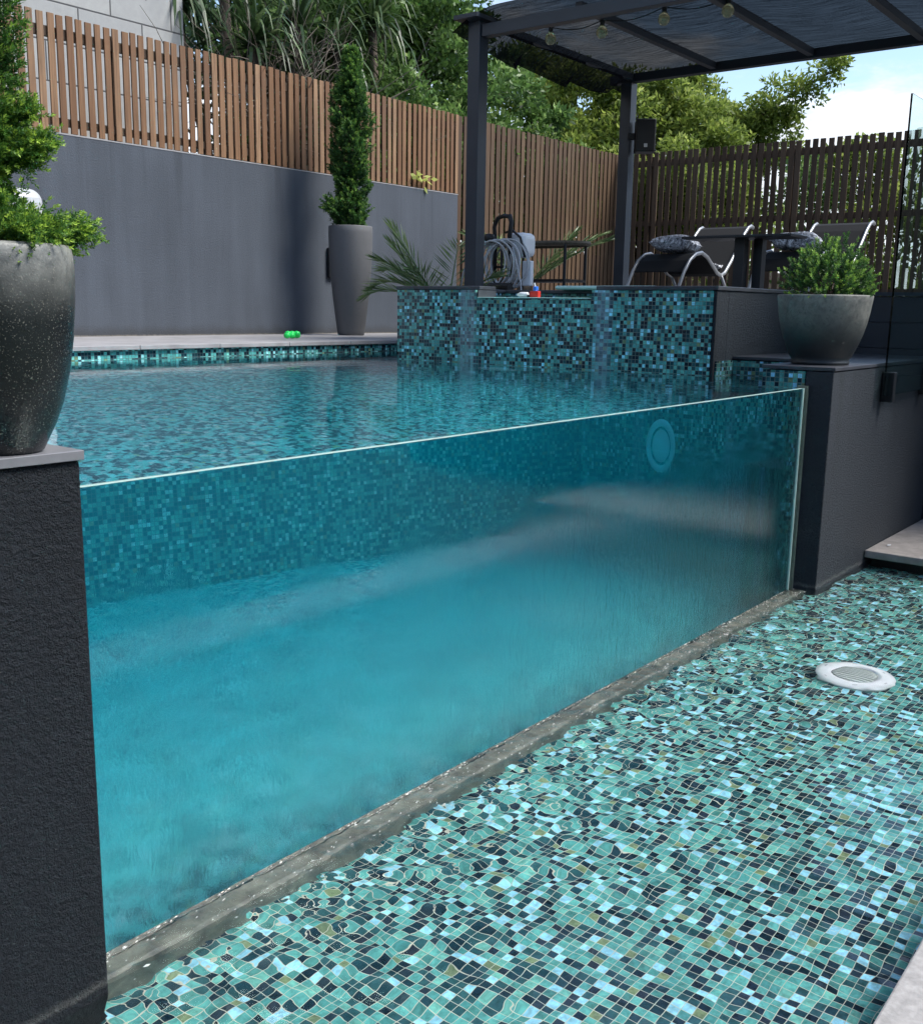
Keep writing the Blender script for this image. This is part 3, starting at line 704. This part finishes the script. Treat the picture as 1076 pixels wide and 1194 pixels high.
def cushion(sx,sy,sz):
    bm=bmesh.new(); bmesh.ops.create_grid(bm,x_segments=16,y_segments=16,size=1)
    top=[v for v in bm.verts]; me=bpy.data.meshes.new('cushion')
    m=MB(); N=16; vs=[]
    for s_ in (1,-1):
        for i in range(N+1):
            for j in range(N+1):
                u,w=i/N*2-1,j/N*2-1
                e=max(0,(1-u**4))**.5*max(0,(1-w**4))**.5
                pin=1-.08*(1-abs(w))*abs(u)-.0
                vs.append((u*sx*(1-.10*(1-w*w)*abs(u)),w*sy*(1-.10*(1-u*u)*abs(w)),s_*sz*e*(1+.08*math.sin(u*6+w*4))))
    fs=[]; K=(N+1)*(N+1)
    for i in range(N):
        for j in range(N):
            a=i*(N+1)+j; q=(a,a+N+1,a+N+2,a+1); fs.append(q); fs.append(tuple(K+z_ for z_ in q[::-1]))
    m.add(vs,fs); bm.free(); return m
c1=cushion(.17,.25,.085).build('cushion',M['fabric'],smooth=True,loc=(10.72,5.42,2.385)); c1.rotation_euler=(0,R(8),0)
tag(c1,'grey and white patterned cushion on the crest of the left lounger','cushion')
c2=cushion(.17,.25,.085).build('cushion',M['fabric'],smooth=True,loc=(10.78,4.08,2.385)); c2.rotation_euler=(0,R(4),R(8))
tag(c2,'grey and white patterned cushion on the lounger behind the round shrub','cushion')
# crumpled towel draped in the seat
m=MB(); N=18; vs=[]; fs=[]
for i in range(N+1):
    for j in range(N+1):
        u,w=i/N,j/N; x=.80+.45*u; z=np.interp(x,[.7,.84,.98,1.08,1.18,1.32],[.45,.37,.29,.265,.30,.42])+.03+.10*math.sin(u*3.14)*(.5+.5*math.sin(w*9+u*3))*.8
        vs.append((x,.04+.42*w+.02*math.sin(u*8),z))
for i in range(N):
    for j in range(N): a=i*(N+1)+j; fs.append((a,a+N+1,a+N+2,a+1))
m.add(vs,fs); tw=m.build('towel',M['fabric'],smooth=True,loc=(10.2,5.12,1.80)); sd=tw.modifiers.new('s','SOLIDIFY'); sd.thickness=.01
tag(tw,'crumpled grey and white towel in the seat dip of the left lounger','towel')
# black side table
st=thing('side_table','black metal table with two thick legs in front of the loungers','table',(9.45,4.06,1.80))
MB().box(-.20,.20,-.50,.56,.530,.555).build('tabletop',M['blackmetal'],st,bevel=.004)
MB().box(-.06,.04,-.01,.085,0,.53).build('leg',M['blackmetal'],st)
MB().box(.10,.2,-.12,-.035,0,.53).build('leg',M['blackmetal'],st)
MB().box(-.18,.2,-.16,.14,0,.02).build('base_plate',M['blackmetal'],st)

# ------------------------------------------------------------------ pergola
pg=thing('pergola','charcoal steel pergola roofed with black shade cloth over the deck','pergola',(8.5,6.5,1.80))
def G(mb,name,mat,**k):
    mb.v=[(x-8.5,y-6.5,z-1.80) for x,y,z in mb.v]; return mb.build(name,mat,pg,**k)
G(MB().box(8.43,8.57,6.44,6.58,1.8,4.36),'post',M['postmetal'],bevel=.004)
G(MB().box(11.39,11.53,6.44,6.58,1.8,4.30),'post',M['postmetal'],bevel=.004)
G(MB().box(8.45,8.55,-1.0,6.43,4.215,4.325),'beam',M['postmetal'],bevel=.003)
G(MB().box(11.41,11.51,-1.0,6.75,4.305,4.40),'beam',M['postmetal'],bevel=.003)
G(MB().box(8.30,8.62,6.38,6.66,4.362,4.40),'bracket',M['postmetal'])
for y_ in (6.46,5.42,4.32,3.20,2.1,1.0,-.1):
    G(MB().box(8.56,11.405,y_-.035,y_+.035,4.325,4.395),'rafter',M['postmetal'],bevel=.003)
def mat_cloth():
    m,nt,out=newmat('black_shade_cloth'); T=NT(nt); v=T.pos()
    s_=T.noise(T.vmul(v,(14,.8,1)),3,4,.7); w=T.noise(T.vmul(v,(120,120,10)),1,2,.5)
    f=T.math('ADD',T.mapr(s_,.3,.7,.085,.01),T.mapr(w,.35,.65,-.015,.015))
    d=T.n('ShaderNodeBsdfDiffuse'); d.inputs[0].default_value=(.012,.014,.02,1)
    tr=T.n('ShaderNodeBsdfTransparent'); mx=T.n('ShaderNodeMixShader'); T.l(f,mx.inputs[0]); T.l(d.outputs[0],mx.inputs[1]); T.l(tr.outputs[0],mx.inputs[2])
    T.l(mx.outputs[0],out.inputs[0]); return m
M['cloth']=mat_cloth()
vs=[]; fs=[]; NX,NY=110,220
for i in range(NX+1):
    for j in range(NY+1):
        x=8.35+3.3*i/NX; y=-1.0+7.75*j/NY
        u=(x-8.5)/3.0; sag=.05*math.sin(max(0,min(1,u))*math.pi)
        seg=(y-1.0)/1.08; sag2=.05*abs(math.sin(seg*math.pi))*math.sin(max(0,min(1,u))*math.pi)
        z=4.43-sag-sag2+.006*math.sin(x*5+y*2)
        e=max(0,(y-6.15)/.6)                       # scalloped free edge that hangs between the ties
        sc_=math.sin((x-8.5)*math.pi/1.0)**2*(.7+.3*math.sin(x*5))
        z-=e*e*(.16+.20*sc_); y-=e*.30*sc_
        if x<8.5: z+=.02
        vs.append((x,y,z))
for i in range(NX):
    for j in range(NY): a=i*(NY+1)+j; fs.append((a,a+NY+1,a+NY+2,a+1))
m=MB(); m.add(vs,fs); G(m,'shade_cloth',M['cloth'],smooth=True)
# speaker
sp=MB().box(-.11,.11,-.115,.115,0,.37); so=thing('loudspeaker','black loudspeaker mounted on the far pergola post','speaker',(11.46,6.27,3.50),R(35))
sp.build('housing',M['rubber'],so,bevel=.015)
MB().box(-.114,-.108,-.095,.095,.02,.35).build('grille',M['blackmetal'],so)
MB().box(-.119,-.113,-.02,.02,.05,.09).build('badge',M['cable'],so)
MB().box(-.02,.05,.10,.2,.15,.22).build('bracket',M['blackmetal'],so)
# festoon lights
bpts=[(8.9,5.94,4.275),(9.0,5.43,4.285),(9.1,4.84,4.335),(9.2,4.265,4.34)]
cb_=MB(); pts=[]
allp=[(8.56,6.43,4.38)]+bpts+[(9.3,3.5,4.38)]
for a_,b_ in zip(allp[:-1],allp[1:]):
    for k in range(8):
        u=k/8; pts.append((a_[0]+(b_[0]-a_[0])*u,a_[1]+(b_[1]-a_[1])*u,a_[2]+(b_[2]-a_[2])*u+.045-.05*math.sin(u*math.pi)))
pts.append((9.3,3.5,4.38)); cb_.tube(pts,.005,5)
tag(cb_.build('light_cord',M['rubber']),'thin black cord of the string lights under the pergola','cord')
mb_,nt,out=newmat('clear_bulb'); T=NT(nt); pp=T.princ(Base_Color=(.75,.72,.45),Roughness=.08); pp.inputs['Transmission Weight'].default_value=.7; T.l(pp.outputs[0],out.inputs[0]); M['bulb']=mb_
blabels=['hanging bulb nearest the left pergola post','second hanging bulb from the left pergola post','third hanging bulb from the left pergola post','fourth and rightmost hanging bulb under the shade cloth']
b0=None
for i,p_ in enumerate(bpts):
    if b0 is None:
        b0=thing('string_light',blabels[0],'light bulb',p_,0,'round festoon bulbs')
        m=MB(); m.lathe([(0,-.115),(.028,-.11),(.05,-.085),(.056,-.06),(.046,-.028),(.024,0)],(0,0,0),16); m.build('bulb',M['bulb'],b0,smooth=True)
        m=MB(); m.lathe([(.02,-.004),(.022,.03),(.018,.045)],(0,0,0),12); m.build('socket',M['rubber'],b0)
    else: dup(b0,p_,0,blabels[i],'round festoon bulbs')

# ------------------------------------------------------------------ glass fence panel
gf=thing('glass_fence','frameless clear glass fence panel clamped to the dark wall','glass fence',(6.95,1.985,1.14))
MB().box(0,2.2,-.006,.006,0,1.845).build('pane',M['fence_glass'],gf,bevel=.001)
for xx in (.10,1.02,1.95):
    m=MB(); m.box(xx,xx+.055,-.03,.052,-.045,.15); m.build('clamp',M['blackmetal'],gf,bevel=.006)

# ------------------------------------------------------------------ basin light
bl=thing('underwater_light','round white underwater light set in the basin mosaic','pool light',(4.86,1.40,-.088))
m=MB(); m.lathe([(.150,-.05),(.180,-.04),(.188,-.018),(.186,-.006),(.160,.008),(.124,.018),(.116,.018),(.113,.008)],(0,0,0),48); m.build('rim',M['bwhite'],bl,smooth=True)
mb_,nt,out=newmat('lens_glass'); T=NT(nt); 
lv=T.xyz(T.pos()); sxx=T.math('SINE',T.math('MULTIPLY',lv[0],300)); syy=T.math('SINE',T.math('MULTIPLY',lv[1],300))
pp=T.princ(Base_Color=T.mix(T.math('MULTIPLY',T.math('ADD',sxx,1),.5),(.22,.26,.25),(.62,.66,.62)),Roughness=.15); T.l(T.bump(T.math('MULTIPLY',sxx,syy),.6,.004),pp.inputs['Normal']); T.l(pp.outputs[0],out.inputs[0]); M['lens']=mb_
m=MB(); m.lathe([(.1125,.006),(.08,.014),(.04,.018),(0,.019)],(0,0,0),40); m.build('lens',M['lens'],bl,smooth=True)
for k in range(6):
    a_=k*math.pi/3+.3
    MB().box(-.010,.010,-.004,.004,0,.002).build('screw_slot',M['cable'],bl,loc=(.152*math.cos(a_),.152*math.sin(a_),.0105)).rotation_euler=(0,0,a_+1.57)

# ------------------------------------------------------------------ small toys
t=thing('toy','bright green plastic toy lying on the far pool coping','toy',(7.45,8.05,1.33))
for i in range(7):
    m=MB(); m.lathe([(0,-.03),(.03,-.02),(.038,0),(.03,.02),(0,.03)],(-.07+i*.024,.015*math.sin(i*2.2),.022+.018*(i%2)),10); m.build('bead',M['green_toy'],t,smooth=True)
t=thing('toy','small red and blue toy standing in the spa spillway','toy',(6.86,4.66,1.745))
MB().box(-.02,.02,-.05,.03,0,.05).build('body',M['red'],t,bevel=.006); MB().box(-.018,.018,-.03,.0,.05,.085).build('cabin',M['blue'],t,bevel=.005); 
m=MB(); m.tube([(0,-.01,.08),(0,0,.11)],.008,6); m.build('mast',M['white'],t)
MB().box(-.022,.01,.03,.05,0,.02).build('bow',M['blackmetal'],t)
m=MB(); m.tube([(0,0,.022),(0,.07,.022),(0,.085,.022),(0,.10,.022)],[.020,.020,.012,.008],12)
tag(m.build('bottle',M['white'],smooth=True,loc=(6.86,4.72,1.745)),'small white bottle lying beside the red toy in the spillway','bottle')
m=MB(); m.box(-.25,.25,-.5,.5,0,.035)
tag(m.build('float_mat',M['pale'],loc=(8.30,4.75,1.833),bevel=.016),'pale green foam mat lying on the far spa rim','mat')

# ------------------------------------------------------------------ trees
def clumps(centres,rad,n,size,up=.2,flat=.75):
    """leaves in the shell volume of each clump"""
    c=np.repeat(np.array(centres),n,axis=0); r=np.repeat(np.array(rad),n)
    d=unit(rng.normal(size=(len(c),3))); u=rng.random(len(c))**.45
    P_=c+d*(r*u)[:,None]*np.array([1,1,flat])
    D=d*.6+rng.normal(size=c.shape)*.7+np.array([0,0,up])
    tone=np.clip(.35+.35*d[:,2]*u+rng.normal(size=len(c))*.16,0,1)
    Q=leaf_quads(P_,D,size*(.7+.6*rng.random(len(c))),size*.48,.12)
    return Q,tone
def tree(name,label,base,height,spread,mat,nclump,nleaf,leaf,crad,trunkr=.12,zmin=.25,cat='tree',group=None,aniso=(1,1),limb_bias=(0,0,0)):
    t=thing(name,label,cat,base,0,group)
    m=MB(); cents=[]; rads=[]
    top=Vector((spread*.1,0,height*.8)); lean=[Vector((math.sin(i*.9)*.04*height,math.cos(i*1.3)*.03*height,height*.75*i/6)) for i in range(7)]
    m.tube(lean,[trunkr*(1-.11*i) for i in range(7)],8)
    for k in range(nclump):
        s0=random.uniform(.25,1); o=lean[int(s0*6)]
        a=random.uniform(0,2*math.pi); u=random.random()**.5
        zz=height*(zmin+(1-zmin)*random.random()); prof_=math.sin(min(1,max(.06,(zz/height-zmin*.6)/(1.04-zmin*.6)))*math.pi)**.6
        e=Vector((math.cos(a)*spread*u*prof_*aniso[0],math.sin(a)*spread*u*prof_*aniso[1],zz))+Vector(limb_bias)*zz/height
        mid=(o+e)*.5+Vector((0,0,-.05*height)); 
        if k%2==0: m.tube([o,(o*.6+mid*.4),mid,(mid+e)*.5,e],[trunkr*.35,trunkr*.28,trunkr*.2,trunkr*.13,trunkr*.06],5)
        cents.append(tuple(e)); rads.append(crad*random.uniform(.6,1.25))
    m.build('trunk',M['bark'],t,smooth=True)
    Q,tn=clumps(cents,rads,nleaf,leaf); quads('crown',Q,tn,mat,t)
    return t
tree('tree','dark leafy tree rising behind the brown fence above the tall conifer',(12.2,12.2,2.6),4.8,2.0,M['leaf_bush'],80,480,.115,.48,group='trees behind the fence')
tree('tree','dense leafy tree just left of the near pergola post',(14.6,12.2,2.4),4.6,1.9,M['leaf_bush'],80,480,.115,.48,group='trees behind the fence')
tree('tree','loose olive green tree between the two pergola posts',(19.0,12.6,1.6),5.2,2.5,M['leaf_yel'],80,420,.12,.5,zmin=.3,group='trees behind the fence')
tree('tree','airy yellow green tree behind the fence corner and far pergola post',(18.6,10.2,1.4),4.6,1.9,M['leaf_yel'],70,420,.11,.45,zmin=.3,group='trees behind the fence')
# yellow-green tree with one limb reaching out to the right
t=tree('tree','sunlit yellow green tree with a limb reaching over the dark fence',(21.0,10.9,.5),6.0,2.0,M['leaf_yel'],70,330,.11,.42,zmin=.45,group='trees behind the fence')
m=MB(); cents=[]
for (x0,y0,z0,x1,y1,z1) in [(-.2,-.6,3.8,.0,-3.45,5.75),(-.1,-.5,3.6,.2,-2.7,4.35),(0,-.5,3.7,0,-2.6,5.0)]:
    pp_=[(x0+(x1-x0)*u,y0+(y1-y0)*u,z0+(z1-z0)*u+.25*math.sin(u*3.1)) for u in np.linspace(0,1,8)]
    m.tube(pp_,[.07*(1-.85*u)+.008 for u in np.linspace(0,1,8)],5)
    for q in pp_[1:]:
        for _ in range(6): cents.append((q[0]+random.gauss(0,.22),q[1]+random.gauss(0,.16),q[2]+random.gauss(0,.14)))
for _ in range(75): cents.append((random.uniform(-.5,.6),random.uniform(-2.4,.9),random.uniform(3.2,5.5)))
m.build('limb',M['bark'],t,smooth=True)
Q,tn=clumps(cents,[.24]*len(cents),75,.11); quads('limb_leaves',Q,tn,M['leaf_yel'],t)
# shrubs
tree('bush','leafy bush against the fence top right of the tall conifer',(11.4,10.5,2.6),2.3,1.0,M['leaf_bush'],34,220,.11,.33,.05,.1,'bush','bushes behind the fence')
tree('bush','leafy bush against the fence top beside the near pergola post',(13.2,10.6,2.6),2.4,1.0,M['leaf_bush'],34,220,.11,.33,.05,.1,'bush','bushes behind the fence')
tree('bush','dark bush behind the fence top left of the tall conifer',(9.9,10.6,2.6),2.2,.9,M['leaf_dark'],30,200,.11,.33,.05,.1,'bush','bushes behind the fence')
tree('bush','low leafy bush seen between the pergola posts over the brown fence',(15.2,10.7,2.2),2.9,1.3,M['leaf_bush'],40,220,.12,.36,.05,.1,'bush','bushes behind the fence')
lab=['pale bush showing through the dark fence beside the far post','pale bush showing through the dark fence above the left lounger','pale bush showing through the dark fence above the right lounger','pale bush showing through the dark fence by the glass panel','dark bush showing through the dark fence at the right edge']
for i,(yy,mt) in enumerate([(8.0,'leaf_yel'),(6.7,'leaf_bush'),(5.6,'leaf_yel'),(4.6,'leaf_yel'),(3.5,'leaf_dark')]):
    tree('bush',lab[i],(18.4+.5*(i%2),yy+.3,-.9),5.25,1.05,M[mt],34,240,.12,.42,.06,.15,'bush','bushes beyond the dark fence')
# strap-leaved palms at top left
def strap_palm(label,base,h,n,L_):
    t=thing('palm_tree',label,'palm',base,0,'strap leaved palms above the fence')
    m=MB(); m.tube([(0,0,0),(.1,.0,h*.5),(.05,.05,h)],[.09,.07,.06],8)
    m.tube([(0,0,0),(-.5,.0,h*.5),(-.7,.05,h*.85)],[.07,.05,.04],8); m.build('trunk',M['bark'],t,smooth=True)
    Qs=[]; 
    for hx,hy,hz in [(.05,.05,h),(-.7,.05,h*.85)]:
        for i in range(n):
            az=rng.random()*6.28; el=rng.uniform(-.2,1.3); d=np.array([math.cos(az)*math.cos(el),math.sin(az)*math.cos(el),math.sin(el)])
            L1=L_*rng.uniform(.7,1.15); p0=np.array([hx,hy,hz])+d*.05; sd=unit(np.cross(d,[0,0,1.0])); w=.028
            prev=p0; 
            for s_ in range(5):
                d=unit(d+np.array([0,0,-.24*(s_+.5)*.8])); nx=prev+d*L1/5; w1=w*(1-(s_+1)/5*.9)*1.2; w0=w*(1-s_/5*.9)*1.2
                Qs.append([prev-sd*w0,prev+sd*w0,nx+sd*w1,nx-sd*w1]); prev=nx
    Q=np.array(Qs); tn=np.repeat(np.clip(.4+rng.normal(size=len(Q)//5)*.25,0,1),5); quads('leaves',Q,tn,M['leaf_strap'],t)
    return t
strap_palm('strap leaved palm left of the dead twigs above the slat fence',(9.7,10.3,2.6),2.5,55,1.1)
strap_palm('strap leaved palm above the fence behind the tall conifer',(11.4,10.6,2.6),2.9,70,1.15)
for (lb,yy) in (('broad dark tree beyond the dark fence seen through the glass panel',2.6),('dark tree beyond the dark fence at the right frame edge',1.2)):
    tree('tree',lb,(18.9,yy,-.9),5.7,1.5,M['leaf_dark'],70,300,.14,.5,.08,.12)
strap_palm('strap leaved palm against the block wall corner',(9.1,11.0,2.6),3.1,90,1.2)
# tangle of dead twigs
m=MB()
for k in range(150):
    p0=Vector((rng.uniform(-.9,.9),rng.uniform(-.25,.25),rng.uniform(0,.5))); d=Vector((rng.normal()*.7,rng.normal()*.3,abs(rng.normal())*.7+.3)).normalized()
    pts=[p0]; 
    for s_ in range(6):
        d=(d+Vector((rng.normal()*.3,rng.normal()*.2,rng.normal()*.25))).normalized(); pts.append(pts[-1]+d*.28)
    m.tube(pts,[.011*(1-.13*i) for i in range(7)],4)
M['twig']=mat_plain('dry_twigs',(.14,.115,.09),.9,var=.3)
tag(m.build('dead_shrub',M['twig'],loc=(9.5,10.25,3.5)),'tangle of bare grey twigs above the slat fence near the block wall','shrub')
# dark hedge far behind to close the view low down
m=[]
for i in range(90):
    m.append((rng.uniform(8.0,17.5),rng.uniform(14,15.5),rng.uniform(2.8,6.6)))
Q,tn=clumps(m,[.75]*90,110,.20); hd=quads('far_foliage',Q,tn,M['leaf_dark']); tag(hd,'dark mass of foliage filling the view far behind the fence','foliage',kind='stuff')
# mountain of foliage beyond the dark fence (low)
m=[(rng.uniform(24,27),rng.uniform(3,14),rng.uniform(-.5,3.8)) for i in range(70)]
Q,tn=clumps(m,[.8]*70,200,.22); hd=quads('far_foliage',Q,tn,M['leaf_yel']); tag(hd,'pale mass of foliage far beyond the dark fence','foliage',kind='stuff')

m=[(rng.uniform(-10,26),rng.uniform(-13,-11),rng.uniform(-.5,4.2)) for i in range(110)]+[(rng.uniform(24,27),rng.uniform(-10,-.6),rng.uniform(-.5,5.5)) for i in range(60)]  # unseen foliage added so reflections show dark leaves, not bright horizon sky
Q,tn=clumps(m,[1.1]*170,170,.32); hd=quads('far_foliage',Q,tn,M['leaf_dark']); tag(hd,'dark foliage added out of view, mirrored faintly in the glass fence panel and pool wall','foliage',kind='stuff')

# ------------------------------------------------------------------ unseen house added to darken reflections and side faces
hs=thing('house','unseen dark house added on the terrace side left of the pool','house',(-5,0,0))
MB().box(-6,0,-12,14,-.9,5.5).build('wall',M['render'],hs)

# ------------------------------------------------------------------ world, sun
w=bpy.data.worlds.new('World'); sc.world=w; w.use_nodes=True; nt=w.node_tree
for n_ in list(nt.nodes): nt.nodes.remove(n_)
T=NT(nt); out=T.n('ShaderNodeOutputWorld'); bg=T.n('ShaderNodeBackground')
sun_dir=Vector((.35,-.62,.95)).normalized()
el=math.asin(sun_dir.z); az=math.atan2(sun_dir.x,sun_dir.y)
sky=T.n('ShaderNodeTexSky'); sky.sky_type='NISHITA'; sky.sun_disc=False; sky.sun_elevation=el; sky.sun_rotation=az; sky.air_density=1.0; sky.dust_density=.6
tc=T.n('ShaderNodeTexCoord'); v=tc.outputs['Generated']; x=T.xyz(v)
zz=T.math('MAXIMUM',x[2],.03); q=T.comb(T.math('DIVIDE',x[0],T.math('ADD',zz,.15)),T.math('DIVIDE',x[1],T.math('ADD',zz,.15)),0)
n1=T.noise(q,1.1,8,.58,.4)
n2=T.noise(q,3.5,6,.6)
f=T.math('ADD',n1,T.math('MULTIPLY',T.math('SUBTRACT',n2,.5),.25))
low=T.mapr(x[2],.13,.24,.14,-.10)
f=T.math('ADD',f,low)
cm=T.mapr(f,.44,.58,0,1,True)
shade=T.mapr(n2,.3,.65,.62,1.0)
cc=T.n('ShaderNodeMix',data_type='RGBA'); cc.blend_type='MULTIPLY'; cc.inputs[0].default_value=1; cc.inputs[6].default_value=(5.6,5.9,6.4,1); T.l(shade,cc.inputs[7])
col=T.mix(T.math('MULTIPLY',cm,.92),sky.outputs[0],cc.outputs[2])
T.l(col,bg.inputs[0]); bg.inputs[1].default_value=.11; T.l(bg.outputs[0],out.inputs[0])
sl=bpy.data.lights.new('sun','SUN'); sl.energy=2.7; sl.angle=R(24); sl.color=(1,.97,.92)
so=bpy.data.objects.new('sun',sl); C.objects.link(so); so.rotation_euler=sun_dir.to_track_quat('Z','Y').to_euler(); so.location=(0,0,30)

# ------------------------------------------------------------------ camera
RM=Matrix(((0.617,0.142,-0.774),(-0.787,0.131,-0.603),(0.016,0.981,0.192)))
x_=Vector((RM[0][0],RM[1][0],RM[2][0])).normalized(); y_=Vector((RM[0][1],RM[1][1],RM[2][1])); y_=(y_-x_*x_.dot(y_)).normalized(); z_=x_.cross(y_)
cam=bpy.data.cameras.new('camera'); co=bpy.data.objects.new('camera',cam); C.objects.link(co)
mw=Matrix.Identity(4)
for i in range(3): mw[i][0]=x_[i]; mw[i][1]=y_[i]; mw[i][2]=z_[i]
mw.translation=Vector((0,0,1.65)); co.matrix_world=mw
cam.sensor_fit='HORIZONTAL'; cam.sensor_width=36; cam.lens=36*1208.36/1076; cam.clip_start=.05; cam.clip_end=2000
sc.camera=co
sc.render.engine='CYCLES'
cy=sc.cycles; cy.max_bounces=14; cy.transmission_bounces=12; cy.transparent_max_bounces=16; cy.diffuse_bounces=3; cy.glossy_bounces=4; cy.volume_bounces=1
cy.caustics_refractive=True; cy.caustics_reflective=True; cy.sample_clamp_indirect=6; cy.use_denoising=True; cy.blur_glossy=.5
cy.use_adaptive_sampling=True; cy.adaptive_threshold=.02
sc.view_settings.view_transform='Standard'; sc.view_settings.look='None'; sc.view_settings.exposure=1.17; sc.view_settings.gamma=1
